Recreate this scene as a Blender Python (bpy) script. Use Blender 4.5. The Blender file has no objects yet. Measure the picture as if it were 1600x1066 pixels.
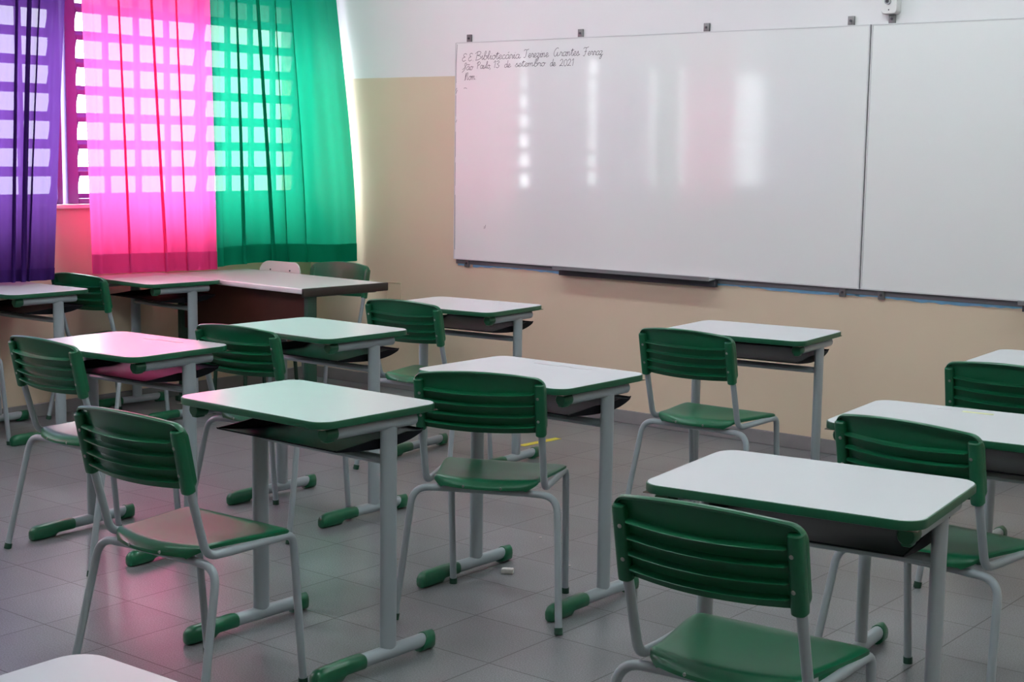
import bpy, bmesh, math, random
from mathutils import Vector, Matrix

random.seed(7)
C = bpy.context.scene.collection
S = bpy.context.scene
PI = math.pi

# ---------------------------------------------------------------- camera
cam_d = bpy.data.cameras.new('camera')
cam_d.sensor_width = 36.0
cam_d.lens = 36.0 * 2316.4 / 1600.0
cam_d.clip_start = 0.05
cam_d.clip_end = 200
cam = bpy.data.objects.new('camera', cam_d)
C.objects.link(cam)
_r = Vector((0.78087697, 0.624519, 0.01439345))
_u = Vector((-0.0909539, 0.09086963, 0.99170061))
_f = Vector((-0.61802795, 0.77570531, -0.12776044))
_m = Matrix((( _r.x, _u.x, -_f.x), (_r.y, _u.y, -_f.y), (_r.z, _u.z, -_f.z))).to_4x4()
_m.translation = Vector((6.59633, -6.32614, 1.40234))
cam.matrix_world = _m
S.camera = cam

# ---------------------------------------------------------------- exposure and sky
S.view_settings.view_transform = 'Standard'
S.view_settings.look = 'None'
S.view_settings.gamma = 1.0
S.view_settings.use_curve_mapping = False
S.view_settings.exposure = 0.15
SKY = 18.0           # hazy, overexposed daylight outside
TUBE = 52.0          # ceiling tubes

w = bpy.data.worlds.new('sky')
S.world = w
w.use_nodes = True
bg = w.node_tree.nodes['Background']
bg.inputs['Strength'].default_value = SKY
# overcast sky: brighter overhead than at the horizon, duller ground below it
_tc = w.node_tree.nodes.new('ShaderNodeTexCoord')
_sx = w.node_tree.nodes.new('ShaderNodeSeparateXYZ')
_cr = w.node_tree.nodes.new('ShaderNodeMapRange')
_cr.inputs['From Min'].default_value = -0.25
_cr.inputs['From Max'].default_value = 0.85
_cr.inputs['To Min'].default_value = 0.75
_cr.inputs['To Max'].default_value = 2.4
_vm = w.node_tree.nodes.new('ShaderNodeVectorMath'); _vm.operation = 'SCALE'
_vm.inputs[0].default_value = (0.95, 0.98, 1.0)
w.node_tree.links.new(_tc.outputs['Generated'], _sx.inputs[0])
w.node_tree.links.new(_sx.outputs['Z'], _cr.inputs['Value'])
w.node_tree.links.new(_cr.outputs[0], _vm.inputs['Scale'])
w.node_tree.links.new(_vm.outputs[0], bg.inputs['Color'])

# daylight sampling portal over the window strip
pl = bpy.data.lights.new('window_daylight', 'AREA')
pl.shape = 'RECTANGLE'
pl.size = 6.8
pl.size_y = 1.75
pl.cycles.is_portal = True
po = bpy.data.objects.new('window_daylight', pl)
C.objects.link(po)
po.matrix_world = Matrix(((0, 0, -1), (1, 0, 0), (0, -1, 0))).to_4x4()
po.location = (-0.26, -3.42, 1.93)


# ---------------------------------------------------------------- materials
def newmat(name):
    m = bpy.data.materials.new(name)
    m.use_nodes = True
    nt = m.node_tree
    return m, nt, nt.nodes['Principled BSDF']


def pmat(name, col, rough=0.5, metal=0.0, spec=0.5, var=0.0, scale=20.0, bump=0.0, coat=0.0):
    m, nt, p = newmat(name)
    p.inputs['Roughness'].default_value = rough
    p.inputs['Metallic'].default_value = metal
    p.inputs['Specular IOR Level'].default_value = spec
    if coat:
        p.inputs['Coat Weight'].default_value = coat
        p.inputs['Coat Roughness'].default_value = 0.08
    if var or bump:
        tc = nt.nodes.new('ShaderNodeTexCoord')
        n = nt.nodes.new('ShaderNodeTexNoise')
        n.inputs['Scale'].default_value = scale
        n.inputs['Detail'].default_value = 4
        nt.links.new(tc.outputs['Object'], n.inputs['Vector'])
        mx = nt.nodes.new('ShaderNodeMix')
        mx.data_type = 'RGBA'
        mx.inputs[6].default_value = (*[c * (1 - var) for c in col], 1)
        mx.inputs[7].default_value = (*[min(1, c * (1 + var)) for c in col], 1)
        nt.links.new(n.outputs['Fac'], mx.inputs[0])
        nt.links.new(mx.outputs[2], p.inputs['Base Color'])
        if bump:
            b = nt.nodes.new('ShaderNodeBump')
            b.inputs['Strength'].default_value = bump
            b.inputs['Distance'].default_value = 0.002
            nt.links.new(n.outputs['Fac'], b.inputs['Height'])
            nt.links.new(b.outputs['Normal'], p.inputs['Normal'])
    else:
        p.inputs['Base Color'].default_value = (*col, 1)
    return m


def wall_mat(name, low, high, zsplit):
    m, nt, p = newmat(name)
    p.inputs['Roughness'].default_value = 0.45
    p.inputs['Specular IOR Level'].default_value = 0.35
    g = nt.nodes.new('ShaderNodeNewGeometry')
    sx = nt.nodes.new('ShaderNodeSeparateXYZ')
    nt.links.new(g.outputs['Position'], sx.inputs[0])
    n = nt.nodes.new('ShaderNodeTexNoise')
    n.inputs['Scale'].default_value = 2.2
    n.inputs['Detail'].default_value = 6
    nt.links.new(g.outputs['Position'], n.inputs['Vector'])
    n2 = nt.nodes.new('ShaderNodeTexNoise')
    n2.inputs['Scale'].default_value = 60
    nt.links.new(g.outputs['Position'], n2.inputs['Vector'])
    gt = nt.nodes.new('ShaderNodeMath')
    gt.operation = 'GREATER_THAN'
    gt.inputs[1].default_value = zsplit
    wob = nt.nodes.new('ShaderNodeMath')
    wob.operation = 'MULTIPLY_ADD'
    wob.inputs[1].default_value = 0.006
    nt.links.new(n.outputs['Fac'], wob.inputs[0])
    nt.links.new(sx.outputs['Z'], wob.inputs[2])
    nt.links.new(wob.outputs[0], gt.inputs[0])
    a = nt.nodes.new('ShaderNodeMix'); a.data_type = 'RGBA'
    a.inputs[6].default_value = (*[c * 0.93 for c in low], 1)
    a.inputs[7].default_value = (*[c * 1.05 for c in low], 1)
    nt.links.new(n.outputs['Fac'], a.inputs[0])
    b = nt.nodes.new('ShaderNodeMix'); b.data_type = 'RGBA'
    nt.links.new(gt.outputs[0], b.inputs[0])
    nt.links.new(a.outputs[2], b.inputs[6])
    b.inputs[7].default_value = (*high, 1)
    nt.links.new(b.outputs[2], p.inputs['Base Color'])
    bp = nt.nodes.new('ShaderNodeBump')
    bp.inputs['Strength'].default_value = 0.12
    bp.inputs['Distance'].default_value = 0.002
    nt.links.new(n2.outputs['Fac'], bp.inputs['Height'])
    nt.links.new(bp.outputs['Normal'], p.inputs['Normal'])
    return m


def floor_mat():
    m, nt, p = newmat('granite_tile')
    g = nt.nodes.new('ShaderNodeNewGeometry')
    mp = nt.nodes.new('ShaderNodeMapping')
    mp.vector_type = 'POINT'
    mp.inputs['Location'].default_value = (-0.205, 0.28, 0)
    nt.links.new(g.outputs['Position'], mp.inputs['Vector'])
    br = nt.nodes.new('ShaderNodeTexBrick')
    br.offset = 0.0
    br.squash = 1.0
    br.inputs['Scale'].default_value = 1.0
    br.inputs['Mortar Size'].default_value = 0.0022
    br.inputs['Mortar Smooth'].default_value = 0.3
    br.inputs['Brick Width'].default_value = 0.3
    br.inputs['Row Height'].default_value = 0.3
    br.inputs['Color1'].default_value = (0.158, 0.163, 0.170, 1)
    br.inputs['Color2'].default_value = (0.186, 0.191, 0.199, 1)
    br.inputs['Mortar'].default_value = (0.032, 0.030, 0.030, 1)
    nt.links.new(mp.outputs[0], br.inputs['Vector'])
    n1 = nt.nodes.new('ShaderNodeTexNoise')
    n1.inputs['Scale'].default_value = 240
    n1.inputs['Detail'].default_value = 3
    nt.links.new(g.outputs['Position'], n1.inputs['Vector'])
    n2 = nt.nodes.new('ShaderNodeTexNoise')
    n2.inputs['Scale'].default_value = 3.5
    n2.inputs['Detail'].default_value = 5
    nt.links.new(g.outputs['Position'], n2.inputs['Vector'])
    r1 = nt.nodes.new('ShaderNodeMapRange')
    r1.inputs['From Min'].default_value = 0.3
    r1.inputs['From Max'].default_value = 0.7
    r1.inputs['To Min'].default_value = 0.60
    r1.inputs['To Max'].default_value = 1.40
    nt.links.new(n1.outputs['Fac'], r1.inputs['Value'])
    r2 = nt.nodes.new('ShaderNodeMapRange')
    r2.inputs['From Min'].default_value = 0.3
    r2.inputs['From Max'].default_value = 0.7
    r2.inputs['To Min'].default_value = 0.86
    r2.inputs['To Max'].default_value = 1.12
    nt.links.new(n2.outputs['Fac'], r2.inputs['Value'])
    mu = nt.nodes.new('ShaderNodeMath'); mu.operation = 'MULTIPLY'
    nt.links.new(r1.outputs[0], mu.inputs[0]); nt.links.new(r2.outputs[0], mu.inputs[1])
    mx = nt.nodes.new('ShaderNodeVectorMath'); mx.operation = 'SCALE'
    nt.links.new(br.outputs['Color'], mx.inputs[0])
    nt.links.new(mu.outputs[0], mx.inputs['Scale'])
    nt.links.new(mx.outputs[0], p.inputs['Base Color'])
    rr = nt.nodes.new('ShaderNodeMapRange')
    rr.inputs['To Min'].default_value = 0.285
    rr.inputs['To Max'].default_value = 0.36
    nt.links.new(n2.outputs['Fac'], rr.inputs['Value'])
    nt.links.new(rr.outputs[0], p.inputs['Roughness'])
    p.inputs['Specular IOR Level'].default_value = 0.5
    bp = nt.nodes.new('ShaderNodeBump')
    bp.inputs['Strength'].default_value = 0.25
    bp.inputs['Distance'].default_value = 0.001
    bp.invert = True
    nt.links.new(br.outputs['Fac'], bp.inputs['Height'])
    nt.links.new(bp.outputs['Normal'], p.inputs['Normal'])
    return m


def cloth_mat(name, col, thru, sheer, trans=0.62):
    m = bpy.data.materials.new(name)
    m.use_nodes = True
    nt = m.node_tree
    nt.nodes.remove(nt.nodes['Principled BSDF'])
    out = nt.nodes['Material Output']
    d = nt.nodes.new('ShaderNodeBsdfDiffuse')
    t = nt.nodes.new('ShaderNodeBsdfTranslucent')
    x = nt.nodes.new('ShaderNodeBsdfTransparent')
    d.inputs['Color'].default_value = (*col, 1)
    t.inputs['Color'].default_value = (*thru, 1)
    x.inputs['Color'].default_value = (*[0.35 * c + 0.65 for c in thru], 1)
    a = nt.nodes.new('ShaderNodeMixShader')
    a.inputs[0].default_value = trans
    nt.links.new(d.outputs[0], a.inputs[1]); nt.links.new(t.outputs[0], a.inputs[2])
    b = nt.nodes.new('ShaderNodeMixShader')
    b.inputs[0].default_value = sheer
    nt.links.new(a.outputs[0], b.inputs[1]); nt.links.new(x.outputs[0], b.inputs[2])
    nt.links.new(b.outputs[0], out.inputs['Surface'])
    return m


def glass_mat(name, tint):
    m = bpy.data.materials.new(name)
    m.use_nodes = True
    nt = m.node_tree
    nt.nodes.remove(nt.nodes['Principled BSDF'])
    x = nt.nodes.new('ShaderNodeBsdfTransparent')
    x.inputs['Color'].default_value = (*tint, 1)
    g = nt.nodes.new('ShaderNodeBsdfGlossy')
    g.inputs['Roughness'].default_value = 0.03
    a = nt.nodes.new('ShaderNodeMixShader')
    a.inputs[0].default_value = 0.06
    nt.links.new(x.outputs[0], a.inputs[1]); nt.links.new(g.outputs[0], a.inputs[2])
    nt.links.new(a.outputs[0], nt.nodes['Material Output'].inputs['Surface'])
    return m


def emit_mat(name, col, k):
    m, nt, p = newmat(name)
    p.inputs['Base Color'].default_value = (0.8, 0.8, 0.8, 1)
    p.inputs['Emission Color'].default_value = (*col, 1)
    p.inputs['Emission Strength'].default_value = k
    return m


BEIGE = (0.63, 0.52, 0.385)
M = dict(
    front=wall_mat('two_tone_wall_paint', BEIGE, (0.74, 0.73, 0.74), 1.809),
    side=wall_mat('beige_wall_paint', BEIGE, (0.74, 0.73, 0.74), 1.809),
    ceiling=pmat('white_ceiling_paint', (0.78, 0.78, 0.77), 0.8),
    floor=floor_mat(),
    skirt=pmat('grey_cement_skirting', (0.21, 0.20, 0.205), 0.6, var=0.18, scale=9),
    laminate=pmat('white_laminate', (0.66, 0.68, 0.70), 0.27, var=0.02, scale=6),
    edge=pmat('green_edge_plastic', (0.006, 0.088, 0.040), 0.38, var=0.1, scale=30),
    green=pmat('green_moulded_plastic', (0.004, 0.100, 0.042), 0.30, var=0.10, scale=25),
    seat=pmat('worn_green_seat_plastic', (0.004, 0.105, 0.044), 0.34, spec=0.42, var=0.16, scale=14),
    steel=pmat('grey_painted_steel', (0.305, 0.35, 0.375), 0.28, var=0.06, scale=12),
    tray=pmat('black_plastic', (0.010, 0.010, 0.013), 0.45, spec=0.06),
    under=pmat('dark_under_plate', (0.09, 0.07, 0.055), 0.8),  # dark tone chosen to cut reflections in the book tray
    zinc=pmat('zinc_screw', (0.40, 0.40, 0.38), 0.35, metal=1.0),
    clip=pmat('grey_metal_clip', (0.20, 0.20, 0.20), 0.45, metal=0.6),
    alu=pmat('aluminium', (0.36, 0.37, 0.38), 0.4, metal=0.5),
    batten=pmat('grey_batten', (0.17, 0.17, 0.19), 0.6),
    bluepaint=pmat('blue_paint_trace', (0.18, 0.45, 0.68), 0.6, var=0.3, scale=18),
    board=pmat('glossy_white_board', (0.78, 0.79, 0.785), 0.07, spec=0.34),
    boardedge=pmat('board_edge', (0.60, 0.60, 0.61), 0.4),
    dark=pmat('dark_gap', (0.05, 0.05, 0.06), 0.7),
    ink=pmat('black_marker_ink', (0.075, 0.07, 0.085), 0.6),
    brown=pmat('dark_red_brown_wood', (0.060, 0.014, 0.008), 0.45, var=0.25, scale=7),
    darkedge=pmat('dark_brown_edge', (0.022, 0.015, 0.011), 0.4),
    tabletop=pmat('pale_grey_laminate', (0.60, 0.60, 0.60), 0.3),
    whiteedge=pmat('white_plastic_edge', (0.72, 0.70, 0.69), 0.4),
    dgreen=pmat('dark_green_steel', (0.010, 0.055, 0.032), 0.4),
    offwhite=pmat('off_white_laminate', (0.66, 0.62, 0.60), 0.35),
    winframe=pmat('purple_window_paint', (0.15, 0.08, 0.30), 0.45),
    glass=glass_mat('window_glass', (0.9, 0.95, 0.94)),
    topglass=glass_mat('dark_upper_glass', (0.12, 0.125, 0.13)),  # far darker pane colour for the upper rows
    sill=pmat('sill_plaster', (0.72, 0.68, 0.64), 0.6),
    rod=pmat('white_rod', (0.7, 0.7, 0.7), 0.3),
    pink=cloth_mat('pink_curtain_cloth', (0.92, 0.055, 0.25), (0.95, 0.082, 0.33), 0.032, 0.5),
    green_c=cloth_mat('green_curtain_cloth', (0.004, 0.27, 0.135), (0.008, 0.27, 0.155), 0.033, 0.42),
    pink_hem=cloth_mat('pink_double_hem_cloth', (0.70, 0.05, 0.22), (0.70, 0.06, 0.26), 0.004, 0.3),
    green_hem=cloth_mat('green_double_hem_cloth', (0.004, 0.20, 0.10), (0.006, 0.20, 0.115), 0.004, 0.28),
    purple_hem=cloth_mat('purple_double_hem_cloth', (0.05, 0.018, 0.13), (0.06, 0.02, 0.12), 0.004, 0.28),
    purple=cloth_mat('purple_curtain_cloth', (0.06, 0.02, 0.16), (0.085, 0.028, 0.165), 0.036, 0.42),
    whitep=pmat('white_plastic', (0.74, 0.73, 0.72), 0.35),
    yellow=pmat('yellow_tape', (0.62, 0.52, 0.03), 0.5, var=0.2, scale=40),
    palemark=pmat('pale_yellow_sticker', (0.72, 0.75, 0.34), 0.5),
    pencil=pmat('grey_pencil_marks', (0.42, 0.42, 0.43), 0.5),
    paper=pmat('white_eraser', (0.62, 0.60, 0.57), 0.7, var=0.15, scale=120),
    grit=pmat('dark_grit', (0.03, 0.03, 0.03), 0.7),
    lamp=emit_mat('fluorescent_tube', (0.85, 0.985, 1.0), TUBE),
)


# ---------------------------------------------------------------- mesh helpers
def link(name, bm, mat, parent=None, smooth=True, angle=40):
    me = bpy.data.meshes.new(name)
    bmesh.ops.recalc_face_normals(bm, faces=bm.faces[:])
    bm.to_mesh(me)
    bm.free()
    me.materials.append(mat)
    if smooth:
        me.shade_smooth()
        me.set_sharp_from_angle(angle=math.radians(angle))
    o = bpy.data.objects.new(name, me)
    C.objects.link(o)
    if parent is not None:
        o.parent = parent
    return o


def box(bm, x0, x1, y0, y1, z0, z1, bev=0.0, seg=2):
    vs = [bm.verts.new((x, y, z)) for x in (x0, x1) for y in (y0, y1) for z in (z0, z1)]
    q = [(0, 1, 3, 2), (4, 6, 7, 5), (0, 4, 5, 1), (2, 3, 7, 6), (0, 2, 6, 4), (1, 5, 7, 3)]
    fs = [bm.faces.new([vs[i] for i in f]) for f in q]
    if bev:
        es = list({e for f in fs for e in f.edges})
        bmesh.ops.bevel(bm, geom=es, offset=bev, segments=seg, affect='EDGES', profile=0.5)
    return bm


def catmull(pts, n=8):
    P = [Vector(p) for p in pts]        # 2-D or 3-D
    out = []
    for i in range(len(P) - 1):
        p0 = P[max(i - 1, 0)]; p1 = P[i]; p2 = P[i + 1]; p3 = P[min(i + 2, len(P) - 1)]
        for k in range(n):
            t = k / n
            out.append(0.5 * ((2 * p1) + (p2 - p0) * t + (2 * p0 - 5 * p1 + 4 * p2 - p3) * t * t
                              + (3 * p1 - p0 - 3 * p2 + p3) * t ** 3))
    out.append(P[-1])
    return out


def fillet(pts, rad, n=7):
    """polyline with rounded corners"""
    P = [Vector(p) for p in pts]
    out = [P[0]]
    for i in range(1, len(P) - 1):
        a = (P[i - 1] - P[i]); b = (P[i + 1] - P[i])
        r = rad[i - 1] if isinstance(rad, (list, tuple)) else rad
        ang = a.angle(b)
        d = min(r / math.tan(ang / 2), a.length * 0.49, b.length * 0.49)
        A = P[i] + a.normalized() * d; B = P[i] + b.normalized() * d
        for k in range(n + 1):
            t = k / n
            out.append((1 - t) ** 2 * A + 2 * t * (1 - t) * P[i] + t * t * B)
    out.append(P[-1])
    return out


def tube(bm, pts, r, seg=12, ry=None, caps=True, up=None):
    """sweep a round (or oval r x ry) section along pts"""
    P = [Vector(p) for p in pts]
    n = len(P)
    T = []
    for i in range(n):
        d = (P[min(i + 1, n - 1)] - P[max(i - 1, 0)])
        T.append(d.normalized())
    ref = Vector(up) if up else (Vector((0, 0, 1)) if abs(T[0].z) < 0.9 else Vector((1, 0, 0)))
    N = (ref - T[0] * ref.dot(T[0])).normalized()
    rings = []
    for i in range(n):
        if i:
            N = (N - T[i] * N.dot(T[i])).normalized()
        B = T[i].cross(N)
        rr = r[i] if isinstance(r, (list, tuple)) else r
        r2 = rr if ry is None else ry
        rings.append([bm.verts.new(P[i] + N * (rr * math.cos(2 * PI * k / seg)) + B * (r2 * math.sin(2 * PI * k / seg)))
                      for k in range(seg)])
    for i in range(n - 1):
        for k in range(seg):
            bm.faces.new((rings[i][k], rings[i][(k + 1) % seg], rings[i + 1][(k + 1) % seg], rings[i + 1][k]))
    if caps:
        bm.faces.new(rings[0][::-1]); bm.faces.new(rings[-1])
    return bm


def rrect(hx, hy, r, seg=7):
    out = []
    for cx, cy, a0 in ((hx - r, hy - r, 0), (-hx + r, hy - r, PI / 2), (-hx + r, -hy + r, PI), (hx - r, -hy + r, 1.5 * PI)):
        for k in range(seg + 1):
            a = a0 + PI / 2 * k / seg
            out.append((cx + r * math.cos(a), cy + r * math.sin(a)))
    return out


def loft(bm, rings, closed=True, cap0=True, cap1=True):
    R = [[bm.verts.new(p) for p in ring] for ring in rings]
    n = len(R[0])
    for i in range(len(R) - 1):
        for k in range(n if closed else n - 1):
            bm.faces.new((R[i][k], R[i][(k + 1) % n], R[i + 1][(k + 1) % n], R[i + 1][k]))
    if cap0: bm.faces.new(R[0][::-1])
    if cap1: bm.faces.new(R[-1])
    return R


def slab(bm, pts, z0, z1, bev=0.0015):
    def inset(d, z):
        # works for convex outlines around the origin of their mean
        cx = sum(p[0] for p in pts) / len(pts); cy = sum(p[1] for p in pts) / len(pts)
        out = []
        for p in pts:
            v = Vector((p[0] - cx, p[1] - cy)); L = v.length
            v = v * ((L - d) / L)
            out.append((cx + v.x, cy + v.y, z))
        return out
    loft(bm, [inset(bev, z0), inset(0, z0 + bev), inset(0, z1 - bev), inset(bev, z1)])
    return bm


def thing(name, label, cat, loc=(0, 0, 0), rz=0.0, group=None):
    o = bpy.data.objects.new(name, None)
    o.empty_display_size = 0.1
    C.objects.link(o)
    o.location = loc
    o.rotation_euler = (0, 0, rz)
    o['label'] = label; o['category'] = cat
    if group: o['group'] = group
    return o


def tag(o, label, cat, group=None):
    o['label'] = label; o['category'] = cat
    if group: o['group'] = group
    return o


def struct(o):
    o['kind'] = 'structure'
    return o


def dup(root, label, loc, rz):
    r = root.copy(); C.objects.link(r)
    r.location = loc; r.rotation_euler = (0, 0, rz)
    r['label'] = label
    for ch in list(root.children):
        c = ch.copy(); C.objects.link(c); c.parent = r
        for g in list(ch.children):
            d = g.copy(); C.objects.link(d); d.parent = c
    return r


# ---------------------------------------------------------------- room shell
RX, RY, RZ = 7.9, -8.6, 3.15
WX = -0.03                       # inner face of the window wall
SILL, HEAD = 1.09, 2.66
bm = bmesh.new(); box(bm, -0.3, RX + 0.2, RY - 0.2, 0.2, -0.1, 0.0)
struct(link('floor', bm, M['floor'], smooth=False))
bm = bmesh.new(); box(bm, -0.3, RX + 0.2, RY - 0.2, 0.2, RZ, RZ + 0.1)
struct(link('ceiling', bm, M['ceiling'], smooth=False))
bm = bmesh.new(); box(bm, WX - 0.2, RX + 0.2, 0.0, 0.2, 0, RZ)
struct(link('wall_front', bm, M['front'], smooth=False))
bm = bmesh.new(); box(bm, RX, RX + 0.2, RY, 0, 0, RZ)
struct(link('wall_right', bm, M['side'], smooth=False))
bm = bmesh.new(); box(bm, WX - 0.2, RX + 0.2, RY - 0.2, RY, 0, RZ)
struct(link('wall_back', bm, M['side'], smooth=False))
# window wall: below the sill, above the head, behind the last bay
BAYS = [(-1.68, -0.05), (-3.37, -1.74), (-5.06, -3.43), (-6.75, -5.12)]
bm = bmesh.new()
box(bm, WX - 0.2, WX, RY, 0, 0, SILL)
box(bm, WX - 0.2, WX, RY, 0, HEAD, RZ)
box(bm, WX - 0.2, WX, RY, BAYS[-1][0], SILL, HEAD)
box(bm, WX - 0.2, WX, -0.05, 0, SILL, HEAD)
struct(link('wall_left', bm, M['side'], smooth=False))
# unseen overhang, added to keep high sky light off the upper curtains
bm = bmesh.new(); box(bm, WX - 0.68, WX - 0.2, RY, 0.2, HEAD + 0.08, HEAD + 0.18)
struct(link('added_sky_block', bm, M['ceiling'], smooth=False))
# skirting
bm = bmesh.new(); box(bm, WX, RX, -0.012, 0, 0, 0.068, 0.003)
struct(link('baseboard_front', bm, M['skirt'], smooth=False))
bm = bmesh.new(); box(bm, WX, WX + 0.018, RY, -0.012, 0, 0.068, 0.003)
struct(link('baseboard_left', bm, M['skirt'], smooth=False))
bm = bmesh.new(); box(bm, WX, WX + 0.03, -6.9, -0.0, SILL - 0.022, SILL, 0.004)
struct(link('trim_1', bm, M['sill'], smooth=False))

# windows: steel louvres, each bay one window; rows of tilted sashes
ROWH = 0.1407
NROW = 11
for b, (y0, y1) in enumerate(BAYS):
    xo = WX - 0.05
    fr = bmesh.new()
    box(fr, xo - 0.03, xo + 0.03, y0 - 0.03, y0 + 0.035, SILL, HEAD, 0.004)
    box(fr, xo - 0.03, xo + 0.03, y1 - 0.035, y1, SILL, HEAD, 0.004)
    box(fr, xo - 0.03, xo + 0.03, y0 + 0.035, y1 - 0.035, SILL, SILL + 0.028, 0.004)
    box(fr, xo - 0.03, xo + 0.03, y0 + 0.035, y1 - 0.035, HEAD - 0.03, HEAD, 0.004)
    ym = y0 + (0.875 if b == 0 else 0.815)
    box(fr, xo - 0.02, xo + 0.02, ym - 0.02, ym + 0.02, SILL + 0.028, HEAD - 0.03)
    ys = [y0 + 0.037, ym - 0.03, ym + 0.03, y1 - 0.037]
    for ya, yb in ((ys[0], ys[1]), (ys[2], ys[3])):
        nn = max(1, round((yb - ya) / 0.19))
        for i in range(1, nn):
            y = ya + (yb - ya) * i / nn
            box(fr, xo - 0.014, xo + 0.014, y - 0.011, y + 0.011, SILL + 0.028, HEAD - 0.03)
    win = struct(link('window_%d' % (b + 1), fr, M['winframe']))
    yl, yh = y0 + 0.037, y1 - 0.037
    for k in range(NROW):
        zc = SILL + 0.030 + ROWH * (k + 0.5) - 0.002
        if zc + 0.07 > HEAD - 0.02: break
        hgt = ROWH - 0.004
        tx = 0.040          # top leans into the room, bottom out
        s = bmesh.new()
        def sbar(ya, yb, t, th):
            x = xo + (t - 0.5) * 2 * tx * 0.5
            z = zc + (t - 0.5) * hgt
            box(s, x - 0.008, x + 0.008, ya, yb, z - th / 2, z + th / 2)
        sbar(yl, yh, 0.07, 0.026); sbar(yl, yh, 0.93, 0.026)
        for y in (yl + 0.008, ym - 0.03, ym + 0.03, yh - 0.008):
            A = Vector((xo - tx * 0.5, y, zc - hgt * 0.45)); B = Vector((xo + tx * 0.5, y, zc + hgt * 0.45))
            tube(s, [A, B], 0.010, seg=4, ry=0.010, up=(0, 1, 0))
        so = link('sash', s, M['winframe'], win, smooth=False)
        g = bmesh.new()
        vs = [g.verts.new(p) for p in ((xo - tx * 0.42, yl, zc - hgt * 0.42), (xo - tx * 0.42, yh, zc - hgt * 0.42),
                                       (xo + tx * 0.42, yh, zc + hgt * 0.42), (xo + tx * 0.42, yl, zc + hgt * 0.42))]
        g.faces.new(vs)
        link('pane', g, M['glass'] if k < 7 else M['topglass'], so, smooth=False)

# ---------------------------------------------------------------- ceiling lights
i = 0
LNAMES = ['near the window wall', 'over the middle aisle', 'near the right wall']
for yy, rown in ((-1.6, 'front row'), (-4.6, 'middle row')):
    for xx, col in zip((1.5, 4.0, 6.5), LNAMES):
        t = thing('ceiling_light', 'twin tube ceiling light in the %s %s' % (rown, col), 'light', (xx, yy, RZ), 0, 'ceiling lights')
        h = bmesh.new(); box(h, -0.62, 0.62, -0.09, 0.09, -0.07, 0, 0.006)
        link('housing', h, M['whitep'], t, smooth=False)
        for sy in (-0.05, 0.05):
            tb = bmesh.new(); tube(tb, [(-0.6, sy, -0.095), (0.6, sy, -0.095)], 0.016, 10)
            link('tube', tb, M['lamp'], t)

# ---------------------------------------------------------------- desks
DESK_H = 0.710


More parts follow.
